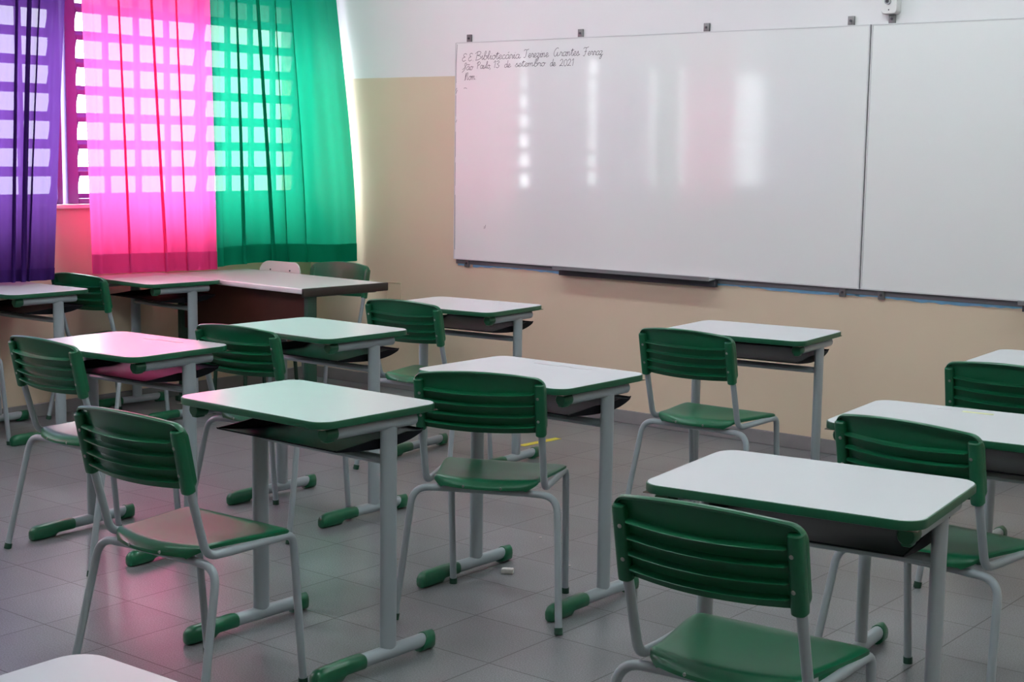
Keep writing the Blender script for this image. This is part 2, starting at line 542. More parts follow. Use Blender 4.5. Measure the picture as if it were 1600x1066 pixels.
def make_desk(label):
    t = thing('school_desk', label, 'desk', group='green edged school desks')
    bm = bmesh.new()
    loft(bm, [[(x, y, 0.6905) for x, y in rrect(0.2975, 0.2225, 0.0475)],
              [(x, y, 0.7085) for x, y in rrect(0.2975, 0.2225, 0.0475)],
              [(x, y, 0.7100) for x, y in rrect(0.2962, 0.2212, 0.0462)]])
    top = link('tabletop', bm, M['laminate'], t)
    bm = bmesh.new()
    box(bm, -0.292, 0.292, -0.217, 0.217, 0.6885, 0.6903)  # dark plate added below the top so the tray stays dark
    link('tray_shade_plate', bm, M['under'], top, smooth=False)
    bm = bmesh.new()
    prof = [(0.0026, 0.6895), (0.0006, 0.6905), (0, 0.693), (0, 0.706), (0.0006, 0.7082), (0.0026, 0.7092)]
    loft(bm, [[(x, y, z) for x, y in rrect(0.30 - d, 0.225 - d, 0.05 - d)] for d, z in prof], cap0=False, cap1=False)
    link('edge_band', bm, M['edge'], top)
    for s in (-1, 1):
        x = 0.262 * s
        bm = bmesh.new(); tube(bm, [(x, -0.150, 0.6705), (x, 0.150, 0.6705)], 0.0185, 16)
        rail = link('top_rail', bm, M['steel'], t)
        bm = bmesh.new()
        tube(bm, [(x, -0.187, 0.6705), (x, -0.183, 0.6705), (x, -0.148, 0.6705)], [0.0165, 0.0198, 0.0198], 16)
        box(bm, x - 0.012, x + 0.012, -0.186, -0.152, 0.648, 0.668, 0.006)
        link('end_cap', bm, M['edge'], rail)
        bm = bmesh.new()
        tube(bm, [(x, 0.055, 0.034), (x, 0.055, 0.668)], 0.029, 20, ry=0.0155, up=(0, 1, 0))
        link('leg', bm, M['steel'], t)
        bm = bmesh.new(); tube(bm, [(x, -0.19, 0.031), (x, 0.215, 0.031)], 0.0195, 16)
        ft = link('foot', bm, M['steel'], t)
        # front shoe: rounded, deeper towards the toe
        bm = bmesh.new()
        rings = []
        for yy, hw, zt, zb in ((-0.224, 0.008, 0.030, 0.004), (-0.221, 0.0165, 0.040, 0.001), (-0.210, 0.0215, 0.0485, 0.0),
                               (-0.195, 0.0228, 0.0520, 0.0), (-0.13, 0.0228, 0.0530, 0.0), (-0.125, 0.0228, 0.0530, 0.006),
                               (-0.115, 0.0226, 0.0530, 0.011), (-0.048, 0.0222, 0.0530, 0.011), (-0.044, 0.0205, 0.051, 0.0125)):
            ring = []
            for k in range(16):
                a = 2 * PI * k / 16
                cx, cz = math.cos(a), math.sin(a)
                ex = math.copysign(abs(cx) ** 0.8, cx); ez = math.copysign(abs(cz) ** (0.85 if cz > 0 else 0.5), cz)
                zm = (zt + zb) / 2
                ring.append((x + hw * ex, yy, zm + (zt - zm) * ez))
            rings.append(ring)
        loft(bm, rings)
        link('toe_cap', bm, M['green'], ft)
        bm = bmesh.new()
        rings = []
        for yt, yb, hw in ((0.196, 0.172, 0.0215), (0.200, 0.176, 0.0228), (0.224, 0.222, 0.0222), (0.231, 0.231, 0.016)):
            ring = []
            for k in range(16):
                a = 2 * PI * k / 16
                cx, cz = math.cos(a), math.sin(a)
                ez = math.copysign(abs(cz) ** (0.9 if cz > 0 else 0.5), cz)
                q = (ez + 1) / 2
                ring.append((x + hw * cx, yb + (yt - yb) * q, 0.002 + q * 0.0515))
            rings.append(ring)
        loft(bm, rings)
        link('heel_cap', bm, M['green'], ft)
    bm = bmesh.new(); tube(bm, [(-0.252, 0.055, 0.566), (0.252, 0.055, 0.566)], 0.0125, 12, ry=0.020, up=(0, 0, 1))
    link('crossbar', bm, M['steel'], t)
    # book tray: shallow black plastic wing with low side walls
    prof = catmull([(-0.122, 0.612), (-0.115, 0.6095), (-0.06, 0.6035), (0.02, 0.598), (0.10, 0.598), (0.16, 0.606), (0.205, 0.620), (0.213, 0.628)], 4)
    bm = bmesh.new()
    th = 0.003
    nxx = 24
    def lift(x, y):
        a_ = max(0.0, (abs(x) - 0.150) / 0.09); b_ = max(0.0, min(1.0, (0.03 - y) / 0.15))
        return 0.0 * a_ * a_ * b_ * b_
    xs = [-0.24 + 0.48 * i / nxx for i in range(nxx + 1)]
    loft(bm, [[(x, y, z + lift(x, y)) for x in xs] + [(x, y, z + th + lift(x, y)) for x in xs[::-1]] for y, z in prof])
    for s in (-1, 1):
        rr = []
        for y, z in prof:
            zb = z + lift(0.24, y)
            q_ = min(1.0, (y + 0.122) / 0.14)
            zt = zb + th + 0.001 + 0.024 * q_ * (1.0 if y < 0.15 else max(0.0, (0.215 - y) / 0.065))
            rr.append([(s * 0.2355, y, zb), (s * 0.24, y, zb), (s * 0.2425, y, zt), (s * 0.238, y, zt)])
        loft(bm, rr)
    link('book_tray', bm, M['tray'], t)
    return t


DESKS = [
    ('white topped school desk behind the chair with dusty seat, pink glow on its left corner', 3.63, -3.51, -0.018),
    ('white topped school desk with the turned green chair askew in front of it', 3.753, -2.663, -0.007),
    ('white topped school desk in the right foreground, its whole top clear', 5.169, -3.502, 0.121),
    ('white topped school desk with yellow sticker on it, cut by the right photo edge', 5.126, -2.579, 0.097),
    ('white topped school desk against the beige wall under the right whiteboard joint', 3.71, -1.182, 0.102),
    ('white topped school desk against the beige wall under the whiteboard tray', 2.274, -1.26, 0.084),
    ('white topped school desk with green glow, in front of the brown table panel', 2.447, -2.339, -0.016),
    ('white topped school desk with pink glare and a pink tinted book tray', 2.324, -3.138, 0.048),
    ('white topped school desk below the purple curtain at the left photo edge', 0.29, -2.26, 0.03),
    ('white topped school desk below the pink curtain, pushed against the teacher table', 0.305, -1.445, -0.075),
    ('blurred desk corner in the bottom left foreground, only its white top showing', 5.211, -5.36, 0.026),
    ('white topped school desk at the far right, mostly hidden behind a green backrest', 4.964, -1.221, 0.066),
]
desk0 = make_desk(DESKS[0][0])
desks = []
for k, (lb, x, y, rz) in enumerate(DESKS):
    if k == 0:
        desk0.location = (x, y, 0); desk0.rotation_euler = (0, 0, rz); desks.append(desk0)
    else:
        desks.append(dup(desk0, lb, (x, y, 0), rz))


def mark(desk, name, items, mat):
    bm = bmesh.new()
    for x0, x1, y0, y1 in items:
        box(bm, x0, x1, y0, y1, 0.7101, 0.7104)
    return link(name, bm, mat, desk, smooth=False)


# ---------------------------------------------------------------- chairs
def make_backrest(parent, mat):
    b0 = Vector((0, -0.231, 0.592)); up = Vector((0, -0.031, 0.145)).normalized()
    rear = Vector((0, -up.z, up.y))
    def P(x, h, off, curve):
        return b0 + up * h + rear * off + Vector((x, 0, 0)) + rear * curve
    bm = bmesh.new()
    nx = 36
    HW = 0.197
    xs = [-HW + 2 * HW * (0.5 - 0.5 * math.cos(PI * i / nx)) for i in range(nx + 1)]
    D = 0.0155          # shelves moulded across the back, seen as bright ledges
    E_ = -0.006
    prof = [(-0.004, E_), (-0.001, E_), (0.017, E_ + 0.001), (0.0180, D - 0.002), (0.0188, D), (0.0208, D), (0.0214, D - 0.001), (0.0220, E_)]
    for h in (0.0535, 0.0875, 0.1215):
        prof += [(h - 0.0045, E_ + 0.001), (h - 0.0035, D - 0.002), (h - 0.0027, D), (h - 0.0007, D), (h - 0.0001, D - 0.001), (h + 0.0005, E_)]
    prof += [(0.138, E_), (0.150, E_ + 0.001)]
    def ctop(x):
        base = 0.1630 + 0.025 * (1 - (x / HW) ** 2)
        r = 0.026
        d = abs(x) - (HW - r)
        if d > 0: base -= r - math.sqrt(max(0, r * r - d * d))
        return base
    def cbot(x):
        d = abs(x) - (HW - 0.018)
        return 0.0 if d <= 0 else 0.018 - math.sqrt(max(0, 0.018 ** 2 - d * d))
    def crv(x):
        return 0.030 * (1 - (x / 0.19) ** 2)
    RB, FR = [], []
    for x in xs:
        ct = ctop(x); cb = cbot(x)
        col = []
        k = min(1.0, max(0.0, (0.172 - abs(x)) / 0.006))
        for h, o in prof:
            hh = max(min(h, ct - 0.0125), cb - 0.004 if h < 0.01 else cb)
            col.append(P(x, hh, o * k - (1 - k) * 0.002 + 0.001, crv(x)))
        # rolled top lip
        col.append(P(x, ct - 0.009, -0.004, crv(x)))
        col.append(P(x, ct - 0.0075, 0.0065, crv(x)))
        col.append(P(x, ct - 0.0020, 0.0085, crv(x)))
        col.append(P(x, ct, 0.0045, crv(x)))
        col.append(P(x, ct, -0.0005, crv(x)))
        col.append(P(x, ct - 0.004, -0.010, crv(x)))
        for h in (0.15, 0.12, 0.09, 0.06, 0.03, 0.008):
            col.append(P(x, max(min(h, ct - 0.010), cb), -0.0125, crv(x)))
        col.append(P(x, cb - 0.003, -0.009, crv(x)))
        RB.append([bm.verts.new(p) for p in col])
    n = len(RB[0])
    for i in range(nx):
        for k in range(n):
            try:
                bm.faces.new((RB[i][k], RB[i][(k + 1) % n], RB[i + 1][(k + 1) % n], RB[i + 1][k]))
            except ValueError:
                pass
    bm.faces.new(RB[0]); bm.faces.new(RB[-1][::-1])
    # tube sockets
    for s in (-1, 1):
        cx = 0.1815 * s
        rings = []
        for h, k in ((-0.012, 0.8), (-0.009, 0.97), (0.0, 1.0), (0.135, 0.98), (0.146, 0.95), (0.149, 0.8), (0.1495, 0.5)):
            ring = []
            for q in range(20):
                a = 2 * PI * q / 20
                ca, sa = math.cos(a), math.sin(a)
                ex = math.copysign(abs(ca) ** 0.7, ca); ey = math.copysign(abs(sa) ** 0.7, sa)
                ring.append(b0 + up * h + Vector((cx + 0.0158 * k * ex, 0, 0)) + rear * (0.004 + 0.0165 * k * ey))
            rings.append(ring)
        loft(bm, rings)
    o = link('backrest', bm, mat, parent, angle=35)
    for s in (-1, 1):
        for h in (0.038, 0.108):
            b = bmesh.new()
            c = b0 + up * h + Vector((0.1775 * s, 0, 0)) + rear * 0.0195
            tube(b, [c, c + rear * 0.0012, c + rear * 0.0022], [0.0045, 0.0045, 0.0025], 10)
            link('screw', b, M['zinc'], o)
    return o


def make_seat(parent, mat):
    bm = bmesh.new()
    nu, nv = 28, 26
    def hw(v):
        k = min(1, max(0, (v - 0.05) / 0.85)); k = k * k * (3 - 2 * k)
        w_ = 0.194 + (0.160 - 0.194) * k
        if v < 0.06: w_ -= 0.014 * (1 - v / 0.06) ** 2
        if v > 0.90: w_ -= 0.030 * ((v - 0.90) / 0.10) ** 2
        return w_
    def pos(u, v, off):
        x = u * hw(v)
        yf, yr = 0.098, -0.200 - 0.030 * (1 - u * u)
        y = yf + (yr - yf) * v
        z = 0.4335 - 0.009 * (1 - u * u) * math.sin(PI * min(1, v * 1.05))
        if v < 0.12: z -= 0.006 * (1 - v / 0.12) ** 2
        if v > 0.88: z -= 0.020 * ((v - 0.88) / 0.12) ** 2
        e = abs(u)
        if e > 0.93: z -= 0.004 * ((e - 0.93) / 0.07) ** 2
        return Vector((x, y, z + off))
    us = [math.sin(PI / 2 * (-1 + 2 * i / nu)) for i in range(nu + 1)]
    vs = [0.5 - 0.5 * math.cos(PI * j / nv) for j in range(nv + 1)]
    T = [[bm.verts.new(pos(u, v, 0)) for u in us] for v in vs]
    B = [[bm.verts.new(pos(u, v, -0.008)) for u in us] for v in vs]
    for j in range(nv):
        for i in range(nu):
            bm.faces.new((T[j][i], T[j][i + 1], T[j + 1][i + 1], T[j + 1][i]))
            bm.faces.new((B[j][i], B[j + 1][i], B[j + 1][i + 1], B[j][i + 1]))
    loop = [(0, i) for i in range(nu + 1)] + [(j, nu) for j in range(1, nv + 1)] + [(nv, i) for i in range(nu - 1, -1, -1)] + [(j, 0) for j in range(nv - 1, 0, -1)]
    for a in range(len(loop)):
        p, q = loop[a], loop[(a + 1) % len(loop)]
        bm.faces.new((T[p[0]][p[1]], B[p[0]][p[1]], B[q[0]][q[1]], T[q[0]][q[1]]))
    o = link('seat', bm, mat, parent, angle=50)
    for s in (-0.055, 0.06):
        b = bmesh.new()
        u = s / 0.14
        c = pos(u, 0.985, -0.006) + Vector((0, -0.001, 0))
        tube(b, [c, c + Vector((0, -0.004, -0.001))], 0.0042, 8)
        link('rivet', b, M['zinc'], o)
    return o


def make_chair(label, seat_mat=None):
    t = thing('school_chair', label, 'chair', group='green school chairs')
    make_seat(t, seat_mat or M['seat'])
    make_backrest(t, M['green'])
    R = 0.0108
    for s in (-1, 1):
        post = fillet([(0.182 * s, -0.255, 0.705), (0.182 * s, -0.231, 0.592), (0.182 * s, -0.180, 0.412), (0.1825 * s, -0.10, 0.4105)], [0.2, 0.045], 8)
        bm = bmesh.new(); tube(bm, post, R, 14)
        link('back_post', bm, M['steel'], t)
        bm = bmesh.new(); tube(bm, [(0.1825 * s, -0.101, 0.4105), (0.186 * s, 0.045, 0.4125)], R, 14)
        link('seat_rail', bm, M['steel'], t)
        fl = fillet([(0.186 * s, 0.044, 0.4125), (0.188 * s, 0.105, 0.414), (0.186 * s, 0.142, 0.012)], 0.05, 9)
        bm = bmesh.new(); tube(bm, fl, R, 14)
        lg = link('leg', bm, M['steel'], t)
        bm = bmesh.new(); tube(bm, [(0.186 * s, 0.143, 0.0), (0.186 * s, 0.1415, 0.019)], 0.0128, 14)
        link('foot_cap', bm, M['dgreen'], lg)
        rl = fillet([(0.120 * s, -0.176, 0.3925), (0.222 * s, -0.184, 0.3915), (0.251 * s, -0.267, 0.012)], 0.055, 9)
        bm = bmesh.new(); tube(bm, rl, R, 14)
        lg = link('leg', bm, M['steel'], t)
        bm = bmesh.new(); tube(bm, [(0.2513 * s, -0.2685, 0.0), (0.2497 * s, -0.264, 0.019)], 0.0128, 14)
        link('foot_cap', bm, M['dgreen'], lg)
    bm = bmesh.new(); tube(bm, [(-0.121, -0.176, 0.3925), (0.121, -0.176, 0.3925)], R, 14)
    link('rear_crossbar', bm, M['steel'], t)
    return t


CHAIRS = [
    ('green school chair in the left foreground with dusty pink lit seat', 3.656, -3.872, 0.028),
    ('green school chair turned askew in the middle, scuffed black front leg', 3.763, -2.822, 0.434),
    ('green school chair nearest the camera in the right foreground', 5.201, -3.752, 0.059),
    ('green school chair between the two right foreground desks, half hidden', 5.156, -2.673, -0.099),
    ('green school chair in front of the beige wall, second desk row from right', 3.75, -1.483, 0.017),
    ('green school chair at the desk under the whiteboard tray', 2.308, -1.459, 0.086),
    ('green school chair at the green lit desk before the brown table', 2.504, -2.548, 0.091),
    ('green school chair with white glaring seat at the pink lit desk', 2.357, -3.223, -0.036),
    ('green school chair between the purple and pink curtains', 0.315, -1.668, 0.075),
    ('grey chair leg and frame at the left photo edge under the purple curtain', 0.33, -2.60, 0.0),
    ('green school chair at the right photo edge before the beige wall', 4.944, -1.525, 0.042),
    ('green school chair behind the teacher table, facing the camera', 0.74, -0.73, PI + 0.15),
]
chair0 = make_chair(CHAIRS[0][0])
chairs = []
for k, (lb, x, y, rz) in enumerate(CHAIRS):
    if k == 0:
        chair0.location = (x, y, 0); chair0.rotation_euler = (0, 0, rz); chairs.append(chair0)
    else:
        chairs.append(dup(chair0, lb, (x, y, 0), rz))

# pencil marks and stickers on some tops
mark(desks[1], 'pencil_mark', [(-0.10, 0.0, 0.147, 0.160), (0.0, 0.04, 0.163, 0.169), (0.04, 0.12, 0.152, 0.164)], M['pencil'])
mark(desks[7], 'pencil_mark', [(-0.055, 0.0, 0.125, 0.140), (0.0, 0.075, 0.138, 0.142), (0.075, 0.13, 0.135, 0.147)], M['pencil'])
mark(desks[5], 'pencil_mark', [(-0.03, 0.02, 0.096, 0.108), (0.095, 0.14, 0.103, 0.118)], M['pencil'])
mark(desks[3], 'pencil_mark', [(-0.115, -0.075, 0.168, 0.171), (-0.113, -0.110, 0.165, 0.188), (0.12, 0.16, 0.13, 0.136)], M['pencil'])
mark(desks[3], 'yellow_sticker', [(-0.043, 0.042, 0.153, 0.168)], M['palemark'])['label'] = 'pale yellow sticker'

# ---------------------------------------------------------------- teacher table and its chairs
t = thing('teacher_table', 'pale topped teacher table with dark brown end edge and brown front panel', 'table', (0.665, -0.94, 0), -0.06)
hx, hy = 0.578, 0.276
bm = bmesh.new(); box(bm, -hx, hx, -hy, hy, 0.680, 0.705, 0.001)
top = link('tabletop', bm, M['tabletop'], t, smooth=False)
bm = bmesh.new(); box(bm, -hx, hx, -hy - 0.012, -hy, 0.678, 0.7055, 0.005, 3)
link('front_edge', bm, M['whiteedge'], top)['label'] = 'white front edge strip'
bm = bmesh.new(); box(bm, hx, hx + 0.016, -hy - 0.012, hy + 0.01, 0.664, 0.7065, 0.004, 2)
link('end_edge', bm, M['darkedge'], top)['label'] = 'dark brown end edge strip'
bm = bmesh.new(); box(bm, -0.50, 0.535, -0.215, -0.197, 0.41, 0.679, 0.002)
link('front_panel', bm, M['brown'], t, smooth=False)
for s in (-1, 1):
    bm = bmesh.new()
    box(bm, 0.535 * s - 0.016, 0.535 * s + 0.016, -0.225, -0.165, 0.02, 0.665, 0.004)
    box(bm, 0.535 * s - 0.016, 0.535 * s + 0.016, -0.24, 0.24, 0.655, 0.679, 0.004)
    box(bm, 0.535 * s - 0.018, 0.535 * s + 0.018, -0.25, 0.25, 0.0, 0.03, 0.006)
    link('leg', bm, M['dgreen'], t)

t = thing('teacher_chair', 'off white chair back with two rivets standing behind the teacher table', 'chair', (0.405, -0.865, 0), PI + 0.05)
bm = bmesh.new()
ring0, ring1 = [], []
for (x, z) in rrect(0.155, 0.09, 0.06, 8):
    cv = -0.02 * (1 - (x / 0.155) ** 2)
    ring0.append((x, -0.215 + cv - 0.05 * z, 0.672 + z)); ring1.append((x, -0.226 + cv - 0.05 * z, 0.672 + z))
loft(bm, [ring0, ring1])
bk = link('backrest', bm, M['offwhite'], t)
for x in (-0.075, 0.075):
    bm = bmesh.new(); c = Vector((x, -0.228, 0.715)); tube(bm, [c, c + Vector((0, 0.0065, 0))], 0.005, 10)
    link('rivet', bm, M['dark'], bk)
bm = bmesh.new(); slab(bm, rrect(0.135, 0.17, 0.05), 0.435, 0.447, 0.002)
link('seat', bm, M['offwhite'], t)
for s in (-1, 1):
    bm = bmesh.new(); tube(bm, fillet([(0.12 * s, -0.247, 0.73), (0.12 * s, -0.225, 0.55), (0.125 * s, -0.19, 0.40), (0.13 * s, -0.23, 0.0)], 0.05), 0.011, 12)
    link('leg', bm, M['dgreen'], t)
    bm = bmesh.new(); tube(bm, fillet([(0.11 * s, -0.17, 0.424), (0.11 * s, 0.15, 0.424), (0.12 * s, 0.17, 0.0)], 0.05), 0.011, 12)
    link('leg', bm, M['dgreen'], t)

# ---------------------------------------------------------------- whiteboards
BZ0, BZ1 = 0.794, 1.983


def whiteboard(x0, x1, label, clips_top, clips_bot):
    t = thing('whiteboard', label, 'whiteboard', (x0, 0, BZ0), 0, 'whiteboard panels')
    w_ = x1 - x0; h = BZ1 - BZ0
    bm = bmesh.new(); box(bm, 0, w_, -0.030, -0.012, 0, h, 0.0015)
    pn = link('panel', bm, M['board'], t, smooth=False)
    bm = bmesh.new()
    box(bm, -0.003, 0.004, -0.032, -0.010, -0.002, h + 0.002, 0.001)
    box(bm, w_ - 0.004, w_ + 0.003, -0.032, -0.010, -0.002, h + 0.002, 0.001)
    box(bm, 0.004, w_ - 0.004, -0.032, -0.010, -0.003, 0.004, 0.001)
    box(bm, 0.004, w_ - 0.004, -0.032, -0.010, h - 0.003, h + 0.003, 0.001)
    link('frame', bm, M['boardedge'], t, smooth=False)
    for xs, zc in ((clips_top, h + 0.024), (clips_bot, -0.024)):
        for x in xs:
            bm = bmesh.new(); box(bm, x - x0 - 0.016, x - x0 + 0.016, -0.012, -0.001, zc - 0.021, zc + 0.021, 0.002)
            cl = link('clip', bm, M['clip'], t)
            bm = bmesh.new(); tube(bm, [(x - x0, -0.012, zc), (x - x0, -0.017, zc)], 0.006, 8)
            link('screw', bm, M['dark'], cl)
    return t


wb = whiteboard(1.154, 3.609, 'long whiteboard with handwritten heading, left of the board joint', (1.232, 1.987, 2.744, 3.506), (1.231, 3.520))
whiteboard(3.621, 6.076, 'blank whiteboard panel right of the board joint', (3.704, 4.46, 5.22, 5.98), (3.713, 5.98))


bm = bmesh.new(); box(bm, 3.6115, 3.6185, -0.024, 0.0, BZ0, BZ1)  # dark strip added in the joint, stands in for the gap's shade
struct(link('gap_shade_strip', bm, M['dark'], smooth=False))


def tray(x0, x1, label):
    t = thing('marker_tray', label, 'tray', (x0, 0, 0.785), 0, 'marker trays')
    w_ = x1 - x0
    bm = bmesh.new()
    prof = [(-0.034, 0.0), (-0.092, -0.004), (-0.098, 0.015), (-0.096, 0.016), (-0.089, 0.0), (-0.034, 0.004)]
    loft(bm, [[(0, y, z) for y, z in prof], [(w_, y, z) for y, z in prof]])
    link('ledge', bm, M['alu'], t, smooth=False)
    bm = bmesh.new(); box(bm, 0.0, w_, -0.036, -0.009, -0.037, -0.004, 0.001)  # wall-side strip; its dark colour carries the shade below the ledge
    link('bracket', bm, M['dark'], t)
    return t


tray(1.895, 2.852, 'grey aluminium marker tray under the left whiteboard')
tray(4.370, 5.330, 'grey marker tray end under the right whiteboard at the photo edge')
bm = bmesh.new(); box(bm, 1.15, 6.08, -0.006, 0.0, 0.765, 0.86)
struct(link('trim_2', bm, M['batten'], smooth=False))
bm = bmesh.new()
x = 1.16
random.seed(3)
segs = [(1.16, 1.25, 0.757, 0.766), (1.27, 1.90, 0.754, 0.765), (2.84, 3.6, 0.752, 0.765), (3.58, 6.07, 0.752, 0.766)]
for a, b, z0, z1 in segs:
    n = int((b - a) / 0.03) + 1
    top, bot = [], []
    for q in range(n + 1):
        xx = a + (b - a) * q / n
        top.append(bm.verts.new((xx, -0.0012, z1 + 0.001)))
        bot.append(bm.verts.new((xx, -0.0012, z0 + random.uniform(-0.002, 0.004) + 0.003 * math.sin(xx * 9))))
    for q in range(n):
        bm.faces.new((bot[q], bot[q + 1], top[q + 1], top[q]))
bt = link('trim_3', bm, M['bluepaint'], smooth=False)
md = bt.modifiers.new('thick', 'SOLIDIFY'); md.thickness = 0.001
struct(bt)

# handwriting -----------------------------------------------------------------
G = {
    'a': (0.75, [[(0.62, .85), (.35, 1.0), (.08, .6), (.15, .1), (.4, .05), (.6, .5), (.64, .95), (.6, .3), (.72, .02), (.95, .3)]]),
    'b': (0.7, [[(0, .2), (.3, 1.2), (.38, 1.9), (.22, 2.0), (.15, 1.2), (.15, .15), (.4, 0), (.62, .4), (.5, .9), (.3, .8)], [(.5, .9), (.8, .8)]]),
    'c': (0.6, [[(.55, .8), (.35, 1.0), (.08, .55), (.2, .05), (.5, .1), (.75, .35)]]),
    'd': (0.8, [[(.6, .85), (.32, 1.0), (.07, .55), (.15, .08), (.4, .08), (.6, .6), (.7, 2.0), (.64, .9), (.68, .1), (.95, .3)]]),
    'e': (0.6, [[(0, .3), (.4, .5), (.48, .85), (.3, 1.0), (.1, .6), (.2, .05), (.5, .1), (.75, .4)]]),
    'i': (0.4, [[(0, .3), (.2, 1.0), (.2, .15), (.35, .05), (.5, .3)], [(.26, 1.35), (.28, 1.45)]]),
    'l': (0.42, [[(0, .3), (.3, 1.3), (.34, 1.95), (.2, 1.95), (.14, 1.0), (.2, .1), (.45, .25)]]),
    'm': (1.1, [[(0, .7), (.12, 1.0), (.15, 0)], [(.15, .5), (.35, 1.0), (.45, .8), (.45, 0)], [(.45, .5), (.7, 1.0), (.82, .8), (.82, .1), (1.1, .3)]]),
    'n': (0.8, [[(0, .7), (.12, 1.0), (.15, 0)], [(.15, .5), (.4, 1.0), (.52, .8), (.52, .1), (.8, .3)]]),
    'o': (0.65, [[(.4, 1.0), (.1, .75), (.1, .2), (.35, 0), (.58, .35), (.5, .9), (.35, 1.0), (.55, .8), (.8, .85)]]),
    'r': (0.6, [[(0, .2), (.2, 1.05), (.3, .85), (.48, .85), (.45, .3), (.55, .05), (.75, .3)]]),
    's': (0.55, [[(0, .2), (.3, 1.05), (.3, .7), (.5, .3), (.3, 0), (.1, .1)], [(.3, .02), (.7, .3)]]),
    't': (0.5, [[(0, .3), (.28, 1.7), (.24, .3), (.35, .02), (.6, .3)], [(.0, 1.25), (.6, 1.35)]]),
    'u': (0.75, [[(0, .5), (.12, 1.0), (.12, .2), (.3, 0), (.52, .4), (.56, 1.0), (.56, .15), (.8, .3)]]),
    'z': (0.65, [[(.05, .95), (.3, 1.0), (.5, .85), (.15, .05), (.42, .05), (.45, -.4), (.25, -.9), (.1, -.6), (.7, .25)]]),
    'E': (0.85, [[(.75, 1.7), (.5, 2.0), (.2, 1.75), (.25, 1.3), (.5, 1.1), (.15, .9), (.05, .4), (.3, 0), (.7, .3)]]),
    'B': (1.1, [[(.25, 0), (.3, 1.0), (.4, 1.9)], [(.0, 1.5), (.4, 2.0), (.9, 1.9), (.85, 1.3), (.4, 1.05), (.9, .9), (1.0, .35), (.6, 0), (.15, -.1)]]),
    'T': (1.0, [[(.0, 1.6), (.2, 1.95), (.6, 1.85), (1.0, 2.05)], [(.55, 1.9), (.5, .6), (.3, .05), (.05, .15)]]),
    'A': (1.15, [[(.80, 1.75), (.6, 2.0), (.15, 1.4), (.05, .5), (.3, 0), (.6, .35), (.72, 1.0), (.70, .3), (.82, .05), (1.1, .3)]]),
    'F': (1.0, [[(.0, 1.6), (.2, 1.95), (.6, 1.85), (1.05, 2.1)], [(.55, 1.9), (.5, .6), (.3, -.1), (.05, .1)], [(.25, .95), (.75, 1.05)]]),
    'S': (0.8, [[(.0, .1), (.5, .8), (.7, 1.8), (.5, 2.0), (.35, 1.5), (.6, .6), (.4, 0), (.1, -.5), (0.0, -.7)]]),
    'P': (0.95, [[(.2, 0), (.3, 1.9)], [(.0, 1.4), (.35, 1.95), (.8, 1.8), (.75, 1.2), (.3, .95)]]),
    'N': (1.05, [[(.0, .0), (.15, .1), (.25, 1.9), (.3, 0)], [(.3, .7), (.55, 1.8), (.75, 1.7), (.72, .1), (1.0, .3)]]),
    '0': (0.7, [[(.35, 1.6), (.08, 1.1), (.1, .3), (.35, 0), (.6, .4), (.58, 1.2), (.35, 1.6)]]),
    '1': (0.45, [[(.05, 1.2), (.3, 1.6), (.28, 0)]]),
    '2': (0.75, [[(.05, 1.2), (.3, 1.6), (.55, 1.3), (.4, .6), (.05, .05), (.3, .15), (.7, .05)]]),
    '3': (0.65, [[(.05, 1.4), (.35, 1.6), (.5, 1.25), (.2, .85), (.55, .5), (.35, 0), (.02, .2)]]),
    '.': (0.3, [[(.12, .0), (.18, .05)]]),
    ',': (0.3, [[(.2, .15), (.15, -.15), (.05, -.4)]]),
    ':': (0.35, [[(.15, .05), (.2, .1)], [(.17, .75), (.22, .8)]]),
    "'": (0.0, [[(-.35, 1.35), (-.2, 1.65)]]),      # acute on the letter before
    '~': (0.0, [[(-.75, 1.4), (-.5, 1.6), (-.3, 1.4), (-.1, 1.6)]]),
}


def ribbon(bm, pts, w_, y):
    """thin flat stroke on the board face"""
    n = len(pts)
    L, R_ = [], []
    for i in range(n):
        a = pts[max(i - 1, 0)]; b = pts[min(i + 1, n - 1)]
        d = Vector((b[0] - a[0], b[1] - a[1]))
        if d.length < 1e-9: d = Vector((1, 0))
        d.normalize()
        nx_, nz_ = -d.y * w_ / 2, d.x * w_ / 2
        L.append(bm.verts.new((pts[i][0] + nx_, y, pts[i][1] + nz_)))
        R_.append(bm.verts.new((pts[i][0] - nx_, y, pts[i][1] - nz_)))
    for i in range(n - 1):
        bm.faces.new((R_[i], R_[i + 1], L[i + 1], L[i]))


def write_line(words, name):
    bm = bmesh.new()
    for text, x0, x1, z, xh in words:
        adv = sum(G[c][0] for c in text)
        sx = (x1 - x0) / adv
        px = 0.0
        for ch in text:
            a, strokes = G[ch]
            for st in strokes:
                pts = catmull([((px + p[0] + 0.10 * p[1]) * sx, p[1] * xh) for p in st], 5)
                ribbon(bm, [(x0 + p[0] - 1.154, z + p[1] - BZ0) for p in pts], 0.0025, -0.0306)
            px += a
    o = link(name, bm, M['ink'], wb, smooth=False)
    return o


